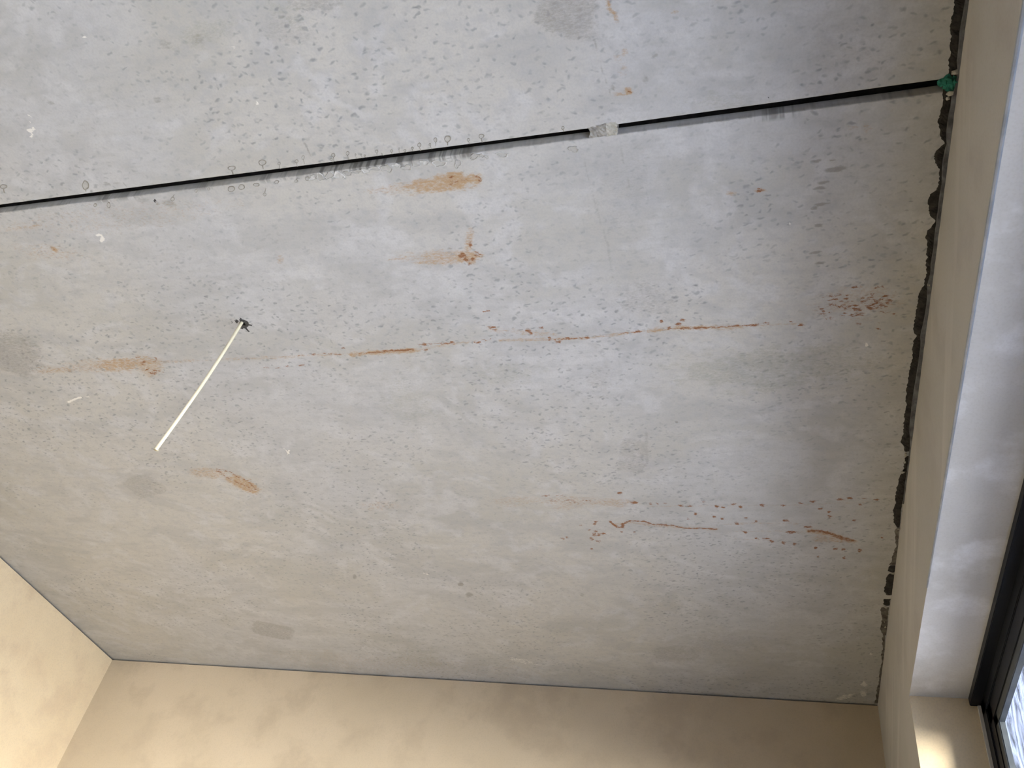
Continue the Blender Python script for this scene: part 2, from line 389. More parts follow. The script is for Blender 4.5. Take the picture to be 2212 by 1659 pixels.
    S('iron', [(1748, 1147), (1772, 1147), (1793, 1153), (1815, 1160), (1843, 1169)], 10, 0.66, 0.8); S('rust', [(1748, 1147), (1793, 1154), (1843, 1169)], 16, 0.75, 0.8); B('rust', 1795, 1165, 40, 7, 0.05, 0.5, 0.8, 0.8, 0.8)
    for i in range(16): B('iron', 1287 + rng.normal(0, 8), 1150 + rng.normal(0, 14), 3 + rng.random() * 3, 2, 0, 0.55 + 0.2 * rng.random(), 0.9, 1.0)
    for q in ((1215, 1163, 6, 3), (1225, 1161, 5, 2), (1255, 1135, 4, 2), (1343, 1149, 3, 2), (1370, 1149, 3, 2)): B('iron', *q, 0, 0.55, 0.9, 0.9)
    # rust on the nearer slab
    S('rust', [(1309, -10), (1318, 20), (1328, 30), (1332, 45)], 10, 0.75, 0.9); B('rust', 1348, 112, 7, 8, 0, 0.55, 0.8, 0.9); B('rust', 1333, 125, 8, 7, 0, 0.3, 0.9); B('rust', 1358, 198, 10, 8, 0.1, 0.95, 0.6, 0.9); B('iron', 1358, 197, 6, 4, 0, 0.5, 0.9); B('rust', 1338, 204, 14, 3, -0.1, 0.6); B('rust', 1345, 150, 10, 14, 0, 0.25, 1.0); B('rust', 1458, 27, 7, 4, 0, 0.5)
    # single flecks
    B('rust', 118, 539, 9, 4, 0.6, 0.85, 0.7, 0.8); B('iron', 115, 537, 4, 2, 0.6, 0.5); B('rust', 110, 548, 75, 16, 0.1, 0.25, 1.0, 0.9, 0.8); B('rust', 45, 493, 32, 5, -0.08, 0.4, 0.9, 0.9); B('rust', 80, 487, 8, 3, 0, 0.55)
    B('iron', 1640, 411, 9, 4, 0, 0.6, 0.8); B('rust', 1640, 411, 14, 5, 0, 0.6); B('rust', 1580, 418, 12, 4, 0, 0.6); B('rust', 1872, 277, 12, 9, 0, 0.3, 0.9); B('rust', 1845, 276, 18, 4, 0, 0.3, 0.9); B('rust', 605, 560, 8, 9, 0, 0.4, 0.9); B('rust', 1925, 237, 5, 5, 0, 0.35)
    for q in ((1765, 347, 11, 3), (1798, 347, 8, 3), (1802, 366, 22, 5), (1780, 394, 12, 3), (1770, 407, 14, 3), (1775, 441, 18, 3), (1760, 450, 8, 3), (1768, 487, 11, 5), (1765, 545, 14, 3), (1772, 568, 12, 3)): B('damp', *q, -0.15, 0.95, 0.7, 1.0)
    # damp and form-oil patches with their own outlines
    B('damp', 1222, 30, 66, 52, 0.1, 0.6, 0.5, 0.5, 0, 3); B('damp', 1260, 75, 40, 14, 0.1, 0.5, 0.9, 0.8); B('olive', 1200, 45, 60, 40, 0, 0.3, 0.9, 0.8)
    B('olive', 440, 72, 75, 28, -0.3, 0.5, 1.0, 1.2); B('damp', 430, 85, 18, 10, 0.6, 0.55, 0.9, 1.1); B('damp', 355, 95, 14, 9, 0.7, 0.5, 0.9, 1.0); B('damp', 620, 70, 60, 30, 0.3, 0.35, 1.0, 1.2); B('damp', 690, 8, 60, 16, 0, 0.5, 0.8, 1.0); B('olive', 620, 30, 50, 20, 0.5, 0.45, 1.0, 1.1)
    B('damp', 35, 770, 62, 42, 0.45, 0.55, 0.5, 0.6, 0.4); B('olive', 20, 730, 60, 22, 0, 0.4, 0.9, 0.9); B('olive', 60, 735, 30, 18, 0, 0.35, 0.9, 0.9)
    B('damp', 312, 1050, 52, 28, 0.18, 0.43, 0.22, 0.2, 0, 1.15); B('damp', 589, 1362, 46, 15, 0.2, 0.55, 0.22, 0.25, 0, 5); B('damp', 1366, 985, 30, 36, 0.2, 0.42, 0.25, 0.3, 0, 5); B('damp', 1462, 1412, 52, 17, -0.05, 0.45, 0.3, 0.35, 0, 5)
    S('damp', [(1396, 935), (1398, 1000), (1378, 1022)], 6, 0.5, 1.0, 0.3); S('damp', [(1320, 1010), (1380, 1023)], 4, 0.45, 1.0, 0.3)
    B('damp', 1400, 650, 70, 38, 0.2, 0.36, 0.9, 1.0); B('damp', 1365, 655, 25, 18, 0, 0.4, 0.9, 1.2); B('damp', 1290, 825, 30, 16, 0.5, 0.36, 0.8, 1.0); B('damp', 1305, 810, 30, 20, 0.5, 0.3, 0.8, 1.0)
    B('olive', 1640, 800, 190, 42, -0.03, 0.6, 0.9, 1.0, 1.2); B('olive', 1800, 790, 130, 40, -0.1, 0.5, 1.0, 1.0, 1.2); B('olive', 1090, 805, 80, 26, 0, 0.45, 0.9, 1.0, 1.0); B('olive', 880, 870, 70, 50, 0.6, 0.42, 1.0, 1.2); B('olive', 230, 690, 60, 30, 0.3, 0.35, 1.0, 1.1); B('olive', 1560, 215, 70, 18, -0.1, 0.45, 0.9, 1.0, 0.8); B('olive', 900, 1425, 70, 26, 0.1, 0.5, 0.9, 1.2); B('olive', 1070, 1430, 50, 16, 0.1, 0.4, 0.9, 1.1)
    B('damp', 1350, 400, 60, 120, 0.1, 0.22, 0.8, 0.8); B('damp', 1850, 90, 150, 60, -0.2, 0.18, 1.0, 1.0); B('damp', 1560, 1390, 90, 24, 0, 0.35, 0.9, 1.1); B('damp', 1640, 300, 40, 12, 0, 0.25, 0.9, 1.0); B('olive', 130, 440, 130, 40, -0.1, 0.3, 1.0, 1.0); B('damp', 300, 480, 60, 24, 0.2, 0.2, 1.0, 1.0); B('rust', 850, 1440, 300, 26, 0.06, 0.16, 1.0, 1.0, 1.0); B('rust', 250, 470, 240, 30, -0.1, 0.14, 1.0, 1.0, 1.0)
    # thin form lines
    S('damp', [(1284, 85), (1300, 150), (1322, 210), (1330, 262)], 2.5, 0.6, 0.8, 0.3); S('damp', [(1255, 320), (1280, 420), (1310, 520), (1325, 600)], 5, 0.4, 1.0, 0.6); S('damp', [(1338, 308), (1350, 365), (1362, 410)], 3, 0.45, 0.9, 0.4); S('olive', [(1525, 870), (1536, 1000), (1560, 1190)], 4, 0.4, 1.0, 0.8)
    S('damp', [(657, 308), (664, 322), (670, 337)], 5, 0.85, 0.7); S('damp', [(247, 397), (258, 396), (268, 396), (273, 403)], 5, 0.75, 0.7); B('damp', 230, 397, 7, 4, 0, 0.7); B('damp', 365, 440, 16, 6, 0.2, 0.6, 0.8, 1.0); B('damp', 310, 432, 14, 5, 0, 0.45, 0.8, 1.0); B('damp', 1062, 30, 4, 4, 0, 0.6); B('damp', 1323, 190, 6, 5, 0, 0.75); B('damp', 430, 118, 5, 3, 0.5, 0.5); B('damp', 340, 216, 10, 6, 0, 0.6, 0.8); B('damp', 110, 222, 9, 4, 0.2, 0.6); B('damp', 842, 105, 8, 5, 0.3, 0.6); B('damp', 1415, 120, 6, 7, 0.3, 0.55); B('damp', 1395, 172, 7, 9, 0, 0.55); B('damp', 995, 1262, 6, 4, 0, 0.9); B('damp', 1012, 1285, 9, 6, 0.2, 0.8, 0.8, 1.0); B('damp', 766, 1246, 4, 5, 0, 0.8); B('damp', 1258, 1285, 5, 4, 0, 0.6); B('damp', 1462, 912, 4, 3, 0, 0.9)
    # white scrapes
    S('white', [(72, 278), (64, 284), (70, 290), (66, 297)], 6, 0.8, 1.2); S('white', [(62, 256), (67, 266)], 3.5, 0.7, 1.2); S('white', [(57, 247), (69, 252)], 3, 0.7, 1.2); S('white', [(210, 509), (219, 507), (223, 515), (219, 520)], 7, 0.75, 1.2); B('white', 181, 79, 6, 3, 0, 0.7); B('white', 505, 101, 6, 4, 0, 0.5); B('white', 556, 223, 4, 3, 0, 0.8)
    S('white', [(147, 869), (165, 861), (175, 858)], 3, 0.95, 0.5); S('white', [(185, 856), (194, 858)], 2.5, 0.8, 0.5); S('white', [(619, 976), (626, 980)], 3, 0.8, 0.8); S('white', [(625, 972), (621, 981)], 2.5, 0.7, 0.8); S('white', [(613, 968), (622, 978)], 2, 0.7, 0.6); S('white', [(915, 1238), (925, 1241)], 3.5, 0.85, 0.8); B('white', 1872, 745, 4, 6, 0, 0.7); B('white', 1706, 484, 4, 3, 0, 0.7)
    B('white', 1825, 1506, 26, 5, -0.3, 0.52, 0.7, 1.0); B('white', 1865, 1498, 8, 8, 0, 0.52, 0.7, 0.9); B('white', 1866, 1478, 8, 6, 0.3, 0.55, 0.7, 1.2); B('white', 1882, 1413, 5, 5, 0, 0.45, 0.8); B('white', 1130, 1428, 40, 6, 0.2, 0.42, 0.9, 0.9)
    # black chips round the drilled hole
    S('black', [(528, 699), (543, 703)], 4, 0.9, 0.4); S('black', [(528, 705), (537, 716)], 5, 0.9, 0.4); B('black', 527, 700, 10, 9, 0, 0.9, 0.4, 0.7); B('black', 511, 695, 5, 5, 0, 0.7, 0.5, 1.0); B('black', 501, 697, 2.5, 2.5, 0, 0.7); B('black', 520, 690, 3, 4, 0, 0.8); B('black', 522, 708, 4, 3, 0, 0.8)
    B('black', 334, 434, 3.5, 3.5, 0, 0.85); B('damp', 340, 439, 6, 4, 0.8, 0.6); B('black', 1661, 213, 4, 2.5, 0, 0.7)
    # seepage streaks on the joint face and just below it
    for x0, x1, s in ((190, 300, 0.55), (400, 460, 0.6), (540, 650, 0.6), (640, 1030, 1.0), (1030, 1060, 0.6), (1130, 1160, 0.6), (1185, 1225, 0.7), (1552, 1572, 0.5), (1620, 1732, 0.8)):
        pa, pb = spot(x0, 444 - 0.1307 * x0), spot(x1, 444 - 0.1307 * x1)
        wx = np.clip(np.minimum((k.X - pa.x) / 0.02, (pb.x - k.X) / 0.02), 0, 1)
        wy = np.clip((0.728 - k.Y) / 0.006, 0, 1) * (k.Y > 0.7015)
        k.m['seep'] = np.maximum(k.m['seep'], (wx * wy * s).astype(np.float32))
    k.m['damp'] = np.maximum(k.m['damp'], (0.55 * np.clip(1.4 - np.abs(k.Y - y_far(k.X) - 0.0005) / 0.0014, 0, 1) * (k.n1 > 0.42)).astype(np.float32))

# ------------------------------------------------------------------ ceiling
ceiling = structure(empty('ceiling', (0, 0, ZC)), 'stained grey precast concrete ceiling with one open joint between its slabs')
HOLE = spot(524, 699)

def slab(name, xs, rows, hole=None):
    """rows: list of (y as function of x array, height above the underside)"""
    ny, nx = len(rows), len(xs)
    X = np.tile(xs, (ny, 1)); Y = np.stack([np.broadcast_to(f(xs), xs.shape) for f, h in rows]); Z = np.stack([np.full(nx, ZC + h) for f, h in rows])
    mk = Masks(X, Y)
    paint(mk)
    me = bpy.data.meshes.new(name)
    co = np.stack([X, Y, Z - ZC], -1).reshape(-1, 3).astype(np.float32)
    i, j = np.meshgrid(np.arange(ny - 1), np.arange(nx - 1), indexing='ij')
    a = (i * nx + j)
    q = np.stack([a, a + nx, a + nx + 1, a + 1], -1).reshape(-1, 4)
    if hole is not None:
        cx = (X[:-1, :-1] + X[1:, 1:]).reshape(-1) / 2; cy = (Y[:-1, :-1] + Y[1:, 1:]).reshape(-1) / 2
        q = q[np.hypot(cx - hole[0], cy - hole[1]) > hole[2]]
    me.vertices.add(len(co)); me.vertices.foreach_set('co', co.ravel())
    me.loops.add(q.size); me.loops.foreach_set('vertex_index', q.ravel().astype(np.int32))
    me.polygons.add(len(q)); me.polygons.foreach_set('loop_start', np.arange(0, q.size, 4, dtype=np.int32))
    me.update(calc_edges=True)
    m = mk.m
    ss = lambda a, lo, hi: np.clip((a - lo) / (hi - lo), 0, 1) ** 2 * (3 - 2 * np.clip((a - lo) / (hi - lo), 0, 1))
    def lay(base, f, c): return base + (np.array(c) - base) * f[..., None]
    wx = fbm(X * 4, Y * 4, 31) - 0.5; wy = fbm(X * 4, Y * 4, 37) - 0.5
    tone = np.empty(X.shape + (3,)); tone[:] = (0.535, 0.518, 0.475)
    tone = lay(tone, ss(fbm(X * 1.7, Y * 1.7, 41, 3), 0.35, 0.65), (0.512, 0.510, 0.502))
    tone = lay(tone, 0.55 * ss(fbm((X + wx * .3) * 3.2, (Y + wy * .2) * 7, 43, 5), 0.50, 0.72), (0.455, 0.440, 0.390))
    tone = lay(tone, 0.55 * ss(fbm((X + wx * .2) * 9, (Y + wy * .1) * 20, 47, 5), 0.47, 0.74), (0.420, 0.415, 0.395))
    tone = lay(tone, 0.60 * ss(fbm((X + wx * .2) * 20, (Y + wy * .2) * 26, 53, 4), 0.50, 0.78), (0.590, 0.585, 0.575))
    tone = lay(tone, 0.22 * ss(fbm(X * 18, Y * 150, 59, 3), 0.52, 0.8), (0.390, 0.380, 0.355))
    tone = lay(tone, 0.35 * ss(fbm(X * 70, Y * 95, 61, 3), 0.48, 0.75), (0.400, 0.400, 0.395))
    dens = 0.35 + 0.65 * ss(fbm(X * 4, Y * 4.5, 67, 3), 0.36, 0.6)
    at = me.attributes.new('tone', 'FLOAT_COLOR', 'POINT')
    at.data.foreach_set('color', np.concatenate([tone, dens[..., None]], -1).astype(np.float32).ravel())
    for nm, chs in (('stain_a', ('rust', 'iron', 'white', 'black')), ('stain_b', ('damp', 'olive', 'seep', None))):
        at = me.attributes.new(nm, 'FLOAT_COLOR', 'POINT')
        d = np.stack([m[c] if c else np.ones_like(m['rust']) for c in chs], -1).astype(np.float32)
        at.data.foreach_set('color', d.ravel())
    return mesh_obj(name, me, M['concrete'], ceiling)

xs = np.concatenate([np.arange(-2.52, -1.75, 0.006), np.arange(-1.75, 0.2975, 0.0032), [0.30]])
far_y = []
y = 0.7225
while y < 2.74:
    far_y.append(y); y += 0.0030 + 0.0030 * max(0, (y - 1.2)) / 1.5
rows = [((lambda x: y_far(x) + 0.03), 0.07), ((lambda x: y_far(x) + 0.03), 0.0235), ((lambda x: y_far(x) + 0.001), 0.0225)]
for t in np.linspace(0, 1, 8)[1:]:
    rows.append(((lambda x, t=t: y_far(x) - 0.002 + 0.002 * t), 0.021 * (1 - t)))
rows.append(((lambda x: y_far(x) + 0.001), -0.0))
rows.append(((lambda x: y_far(x) + 0.0028), 0.0))
for y in far_y:
    rows.append(((lambda x, y=y: np.maximum(y_far(x) + 0.0028 + (y - 0.7225) * 0.9, y)), 0.0))
far_slab = slab('ceiling_slab', xs, rows, (HOLE.x, HOLE.y, 0.0062))
far_slab['label'] = 'farther ceiling slab with long rust lines and drilled hole'
near_y = list(np.arange(-3.4, 0.20, 0.05)) + list(np.arange(0.20, 0.688, 0.0034))
rows = [((lambda x, y=y: x * 0 + y), 0.0) for y in near_y] + [((lambda x: (y_near(x) + 0.6860) / 2), 0.0), ((lambda x: y_near(x) - 0.0015), 0.0), (y_near, 0.0008), (y_near, 0.02), (y_near, 0.07)]
near_slab = slab('ceiling_slab', xs, rows)
near_slab['label'] = 'nearer ceiling slab above the open joint'

bm = bmesh.new(); box(bm, -2.7, 0.500, -3.45, 2.95, 0.07, 0.20)
bm_obj('joint_backing', bm, M['dark_joint'], ceiling)
# drilled hole: a short blind bore
bm = bmesh.new()
for r0, r1, z0, z1 in ((0.0095, 0.0075, 0.0004, 0.05),):
    a = [bm.verts.new((HOLE.x + r0 * math.cos(t), HOLE.y + r0 * math.sin(t), z0)) for t in np.linspace(0, 2 * math.pi, 17)[:-1]]
    b = [bm.verts.new((HOLE.x + r1 * math.cos(t), HOLE.y + r1 * math.sin(t), z1)) for t in np.linspace(0, 2 * math.pi, 17)[:-1]]
    for i in range(16): bm.faces.new((a[i], a[(i + 1) % 16], b[(i + 1) % 16], b[i]))
    bm.faces.new(b)
bm_obj('drill_hole', bm, M['dark_joint'], ceiling)

# mortar plug bridging the joint
def lumpy_grid(name, corners, nu, nv, amp, mats, pick, parent, seed, edge_rag=(0, 0, 0, 0), thick=0.012, zoff=-0.0015):
    """a lumpy patch over a quad of the ceiling (corners on the plane), ragged at its ends, with a rim going up"""
    c = [Vector((p.x, p.y, 0)) for p in corners]
    bm = bmesh.new(); R = random.Random(seed)
    g = []
    ro = [R.random() for _ in range(nv + 1)]; r1 = [R.random() for _ in range(nv + 1)]
    for iv in range(nv + 1):
        v = iv / nv; row = []
        for iu in range(nu + 1):
            u = iu / nu
            uu = u
            if iu == 0: uu = edge_rag[0] * (ro[iv] - 0.5) + edge_rag[2] * (1 - abs(2 * v - 1))
            if iu == nu: uu = 1 + edge_rag[1] * (r1[iv] - 0.5)
            p = (c[0] * (1 - uu) + c[1] * uu) * (1 - v) + (c[3] * (1 - uu) + c[2] * uu) * v
            bulge = math.sin(math.pi * min(1, max(0, u))) ** 0.5 * math.sin(math.pi * v) ** 0.5
            row.append(bm.verts.new((p.x, p.y, zoff * (0.3 + bulge) + amp * (R.random() - 0.5))))
        g.append(row)
    faces = []
    for iv in range(nv):
        for iu in range(nu):
            f = bm.faces.new((g[iv][iu], g[iv][iu + 1], g[iv + 1][iu + 1], g[iv + 1][iu])); f.material_index = pick(iu / nu, iv / nv, R); faces.append(f)
    top = {}
    rim = [g[0][i] for i in range(nu + 1)] + [g[i][nu] for i in range(1, nv + 1)] + [g[nv][i] for i in range(nu - 1, -1, -1)] + [g[i][0] for i in range(nv - 1, 0, -1)]
    up = [bm.verts.new((v.co.x, v.co.y, thick)) for v in rim]
    for i in range(len(rim)):
        j = (i + 1) % len(rim)
        bm.faces.new((rim[i], rim[j], up[j], up[i]))
    bm.faces.new(up)
    return bm_obj(name, bm, mats, parent)
plug = lumpy_grid('mortar_plug', [spot(1268, 276), spot(1331, 261), spot(1334, 291), spot(1272, 298)], 14, 7, 0.0022, [M['mortar'], M['mortar_pale']],
                  lambda u, v, R: 1 if u > 0.62 else 0, ceiling, 3, (0.06, 0.10, 0.13, 0), 0.05, -0.001)
plug['label'] = 'lump of grey mortar plugging the open joint'

# slurry drips: flat tear-shaped deposits with a darker rim
def tear(px, py, w, h, toward, parent=ceiling, name='slurry_drip', mats=None, thick=0.0006, seed=0, rim=0.72):
    """thin round bulb with a raised darker rim and a run-off tail towards the joint"""
    R = random.Random(seed * 77 + int(px))
    p = spot(px, py); ex = spot(px + 10, py); ey = spot(px, py + 10)
    jx = (ex - p) / 10; jy = (ey - p) / 10
    n = 18
    bm = bmesh.new()
    ph = [R.uniform(0, 6.28) for _ in range(3)]; am = 0.05 if toward else 0.22
    def ring(k, z):
        vs_ = []
        for i in range(n):
            t = 2 * math.pi * i / n
            r = k * (1 + am * math.sin(2 * t + ph[0]) + am * 0.8 * math.sin(3 * t + ph[1]) + am * 0.6 * math.sin(5 * t + ph[2]))
            q = p + jx * (math.cos(t) * w / 2 * r) + jy * (math.sin(t) * h / 2 * r)
            vs_.append(bm.verts.new((q.x, q.y, z)))
        return vs_
    o0 = ring(1.0, 0.0003); o1 = ring(0.95, -thick); i1 = ring(rim, -thick); i0 = ring(rim * 0.9, -thick * 0.35)
    for a, b, mi in ((o0, o1, 1), (o1, i1, 1), (i1, i0, 0)):
        for i in range(n):
            f = bm.faces.new((a[i], a[(i + 1) % n], b[(i + 1) % n], b[i])); f.material_index = mi
    f = bm.faces.new(i0); f.material_index = 0
    if toward:                                  # tail: a tapering ridge from the bulb to the arris
        yj = 444 - 0.1307 * px + (0 if toward > 0 else 26 - 0.004 * px)
        L = min(abs(yj - py), 14); y0 = py + toward * h * 0.42; dx = R.uniform(0, 4)
        prev = None
        for t in (0, 0.35, 0.7, 1.0):
            hw = max(0.7, w * 0.16) * (1 - 0.35 * t)
            c = p + jx * (dx * t) + jy * (y0 - py + toward * (L - h * 0.42) * t)
            ringt = [bm.verts.new((q.x, q.y, z)) for q, z in ((c - jx * hw, 0.0003), (c, -thick * 0.8), (c + jx * hw, 0.0003))]
            if prev:
                for i in range(2):
                    f = bm.faces.new((prev[i], prev[i + 1], ringt[i + 1], ringt[i])); f.material_index = 1
            prev = ringt
    return bm_obj(name, bm, mats or [M['drip'], M['drip_rim']], parent)
UP = [(716, 344, 6, 6), (720, 335, 9, 9), (751, 331, 8, 9), (768, 334, 4, 4), (780, 334, 4, 4), (788, 336, 4, 4), (814, 327, 6, 8), (825, 332, 3, 3), (846, 326, 6, 7), (862, 321, 4, 5), (875, 325, 6, 5), (891, 320, 6, 6), (906, 313, 9, 9), (929, 312, 5, 6), (941, 302, 8, 10), (967, 300, 14, 16), (1012, 302, 7, 7), (1040, 294, 13, 10),
      (185, 400, 15, 22), (567, 351, 17, 14), (603, 353, 7, 7), (501, 363, 18, 10), (641, 348, 8, 7), (655, 340, 7, 9), (1216, 276, 7, 8), (8, 403, 16, 10)]
for i, (x, y, w, h) in enumerate(UP): tear(x, y, w, h, 1, seed=i)
DN = [(206, 443, 8, 8), (235, 443, 8, 14), (424, 412, 6, 7), (451, 408, 7, 6), (500, 408, 17, 13), (522, 404, 15, 12), (554, 399, 14, 8), (373, 430, 9, 9), (572, 420, 8, 7), (598, 393, 10, 8), (640, 391, 9, 6), (664, 386, 10, 9)]
for i, (x, y, w, h) in enumerate(DN): tear(x, y, w, h, -1, seed=50 + i)
CR = [(676, 384, 18, 12), (692, 383, 22, 16), (712, 379, 20, 15), (731, 379, 22, 17), (752, 374, 20, 10), (770, 371, 20, 9), (790, 369, 22, 10), (810, 364, 22, 10), (836, 364, 24, 18), (856, 357, 16, 9), (879, 362, 20, 14), (899, 356, 14, 10), (917, 351, 22, 10), (948, 353, 28, 17), (989, 354, 16, 16), (972, 345, 14, 7), (1025, 338, 20, 13), (1040, 336, 12, 10), (1052, 339, 8, 8), (1085, 334, 26, 11), (1239, 322, 24, 12)]
for i, (x, y, w, h) in enumerate(CR):
    tear(x, y, w, h, 0, name='lime_crust', mats=[M['drip'] if i % 3 else M['crust'], M['crust'] if i % 2 else M['drip']], thick=0.0011, seed=90 + i, rim=0.8)

# ------------------------------------------------------------------ walls
GAP = 0.005                                     # shadow gap between plaster and ceiling
def y_plaster(x): return y_back(x)
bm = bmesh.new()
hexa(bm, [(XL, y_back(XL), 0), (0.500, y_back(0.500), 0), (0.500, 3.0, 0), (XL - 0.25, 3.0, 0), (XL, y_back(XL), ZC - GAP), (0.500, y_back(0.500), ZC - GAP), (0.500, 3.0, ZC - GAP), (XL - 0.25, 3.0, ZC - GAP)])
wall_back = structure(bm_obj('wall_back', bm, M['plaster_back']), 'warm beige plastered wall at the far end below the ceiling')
bm = bmesh.new()
hexa(bm, [(XL - 0.25, y_back(XL) + 0.012, ZC - GAP), (0.500, y_back(0.500) + 0.012, ZC - GAP), (0.500, 3.0, ZC - GAP), (XL - 0.25, 3.0, ZC - GAP),
          (XL - 0.25, y_back(XL) + 0.012, ZC + 0.071), (0.500, y_back(0.500) + 0.012, ZC + 0.071), (0.500, 3.0, ZC + 0.071), (XL - 0.25, 3.0, ZC + 0.071)])
bm_obj('masonry_edge', bm, M['mortar'], wall_back)
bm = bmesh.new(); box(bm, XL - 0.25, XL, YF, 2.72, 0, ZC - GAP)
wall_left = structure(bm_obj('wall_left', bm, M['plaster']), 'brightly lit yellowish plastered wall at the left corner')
bm = bmesh.new(); box(bm, XL - 0.25, XL - 0.008, YF, 2.72, ZC - GAP, ZC + 0.071)
bm_obj('masonry_edge', bm, M['dark_joint'], wall_left)
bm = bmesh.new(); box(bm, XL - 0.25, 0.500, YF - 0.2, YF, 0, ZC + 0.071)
structure(bm_obj('wall_front', bm, M['plaster_shaded']))
bm = bmesh.new(); box(bm, XL - 0.25, 0.500, YF - 0.2, 3.0, -0.12, 0)
structure(bm_obj('floor', bm, M['screed']))

# window wall: lintel, pier beyond the window, pier behind the camera, parapet below the sill
YJ, YJ2, SILL, XO = 2.063, -1.10, 0.12, 0.500
bm = bmesh.new()
def wall_prism(y0, y1, zl0, zl1, z1):
    hexa(bm, [(x_right(y0), y0, zl0), (XO, y0, zl0), (XO, y1, zl1), (x_right(y1), y1, zl1), (x_right(y0), y0, z1), (XO, y0, z1), (XO, y1, z1), (x_right(y1), y1, z1)])
ZT = ZC + 0.071
wall_prism(YF, YJ2, 0, 0, ZT)
wall_prism(YJ2, YJ, z_soffit(YJ2), z_soffit(YJ), ZT)
wall_prism(YJ, 2.74, 0, 0, ZT)
wall_prism(YJ2, YJ, 0, 0, SILL)
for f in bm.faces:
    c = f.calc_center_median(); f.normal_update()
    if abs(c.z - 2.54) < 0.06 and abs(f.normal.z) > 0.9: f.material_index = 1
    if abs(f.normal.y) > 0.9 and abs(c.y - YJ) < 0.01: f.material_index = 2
wall_right = structure(bm_obj('wall_right', bm, [M['plaster_shaded'], M['plaster_reveal'], M['plaster']]), 'plastered window wall with deep lintel and pale soffit')

# galvanised corner bead along the lintel arris
bm = bmesh.new(); prev = None
for y in np.linspace(YJ2, 1.62, 60):
    w = 0.0065 * (1 - 0.75 * max(0, (y - 0.9)) / 0.75) if y > 0.9 else 0.0065
    x, z = x_right(y), z_soffit(y)
    ring = [bm.verts.new(q) for q in ((x + w * 0.6, y, z + 0.0005), (x + w * 0.1, y, z - 0.0018), (x - 0.0018, y, z - 0.0010), (x - 0.0022, y, z + w * 0.35), (x + 0.0005, y, z + w * 0.8))]
    if prev:
        for i in range(5): bm.faces.new((prev[i], prev[(i + 1) % 5], ring[(i + 1) % 5], ring[i]))
    else: bm.faces.new(ring)
    prev = ring
bm.faces.new(prev)
structure(bm_obj('trim_1', bm, M['galvanised'], None), 'thin blue-grey metal corner bead along the lintel edge')

# black mastic smears, then a strip standing in for shadow, along the ceiling joint of the window wall (left edge, right edge, photo row)
EDGE = [(2066, 2089, -60), (2062, 2085, 0), (2057, 2080, 30), (2053, 2074, 60), (2055, 2072, 80), (2051, 2071, 95), (2053, 2069, 115), (2050, 2067, 130), (2049, 2068, 150), (2046, 2066, 162), (2042, 2062, 180), (2036, 2058, 198), (2037, 2056, 207), (2034, 2053, 230), (2028, 2049, 248), (2027, 2047, 262), (2030, 2044, 285), (2034, 2044, 300), (2041, 2045, 310), (2030, 2042, 318), (2019, 2040, 330), (2018, 2037, 343), (2021, 2036, 352), (2029, 2035, 365), (2028, 2034, 398), (2024, 2032, 410), (2009, 2030, 420), (2005, 2028, 435), (2006, 2026, 455), (2010, 2024, 466), (2019, 2023, 476), (2015, 2022, 486), (2004, 2020, 498), (2000, 2018, 515), (2004, 2017, 530), (2001, 2016, 540), (2003, 2013, 556), (2000, 2011, 570), (2001, 2010, 590), (1996, 2006, 604), (1997, 2003, 615), (1990, 2003, 622), (1984, 2003, 640), (1981, 2001, 660), (1978, 1998, 680), (1974, 1994, 700), (1973, 1990, 715), (1981, 1988, 727), (1974, 1989, 738), (1971, 1988, 752), (1969, 1985, 775), (1966, 1982, 795), (1963, 1979, 815), (1960, 1976, 832), (1958, 1973, 850), (1957, 1970, 872), (1953, 1967, 900), (1951, 1964, 925), (1949, 1966, 945), (1945, 1966, 956), (1952, 1966, 966), (1954, 1965, 975)]
EDGE2 = [(1956, 1964, 985), (1952, 1963, 1005), (1950, 1962, 1018), (1944, 1958, 1030), (1938, 1955, 1045), (1934, 1953, 1065), (1933, 1951, 1080), (1936, 1949, 1085), (1929, 1946, 1105), (1929, 1945, 1125), (1933, 1944, 1134), (1937, 1943, 1139)]
EDGE3 = [(1934, 1942, 1142), (1932, 1941, 1160), (1934, 1940, 1180), (1930, 1939, 1195), (1927, 1937, 1210), (1920, 1936, 1220)]
EDGE4 = [(1922, 1935, 1221), (1917, 1934, 1225), (1918, 1933, 1233), (1924, 1932, 1236)]
EDGE5 = [(1920, 1931, 1239), (1916, 1931, 1248), (1912, 1929, 1262), (1909, 1927, 1278), (1914, 1926, 1285)]
EDGE6 = [(1909, 1924, 1294), (1907, 1922, 1298), (1908, 1922, 1305), (1913, 1921, 1308)]
EDGE7 = [(1903, 1920, 1312), (1902, 1918, 1330), (1904, 1917, 1350), (1902, 1915, 1366), (1907, 1914, 1372)]
EDGE_SHADOW = [(1906, 1912, 1372), (1905, 1911, 1400), (1902, 1908, 1440), (1898, 1905, 1475), (1893, 1901, 1500), (1888, 1898, 1519)]  # thin shadow line along the wall, laid in as a dark strip
mastic = structure(empty('trim_2', (0, 0, ZC)), 'ragged black mastic seam ending in a painted shadow line between the ceiling and window wall')
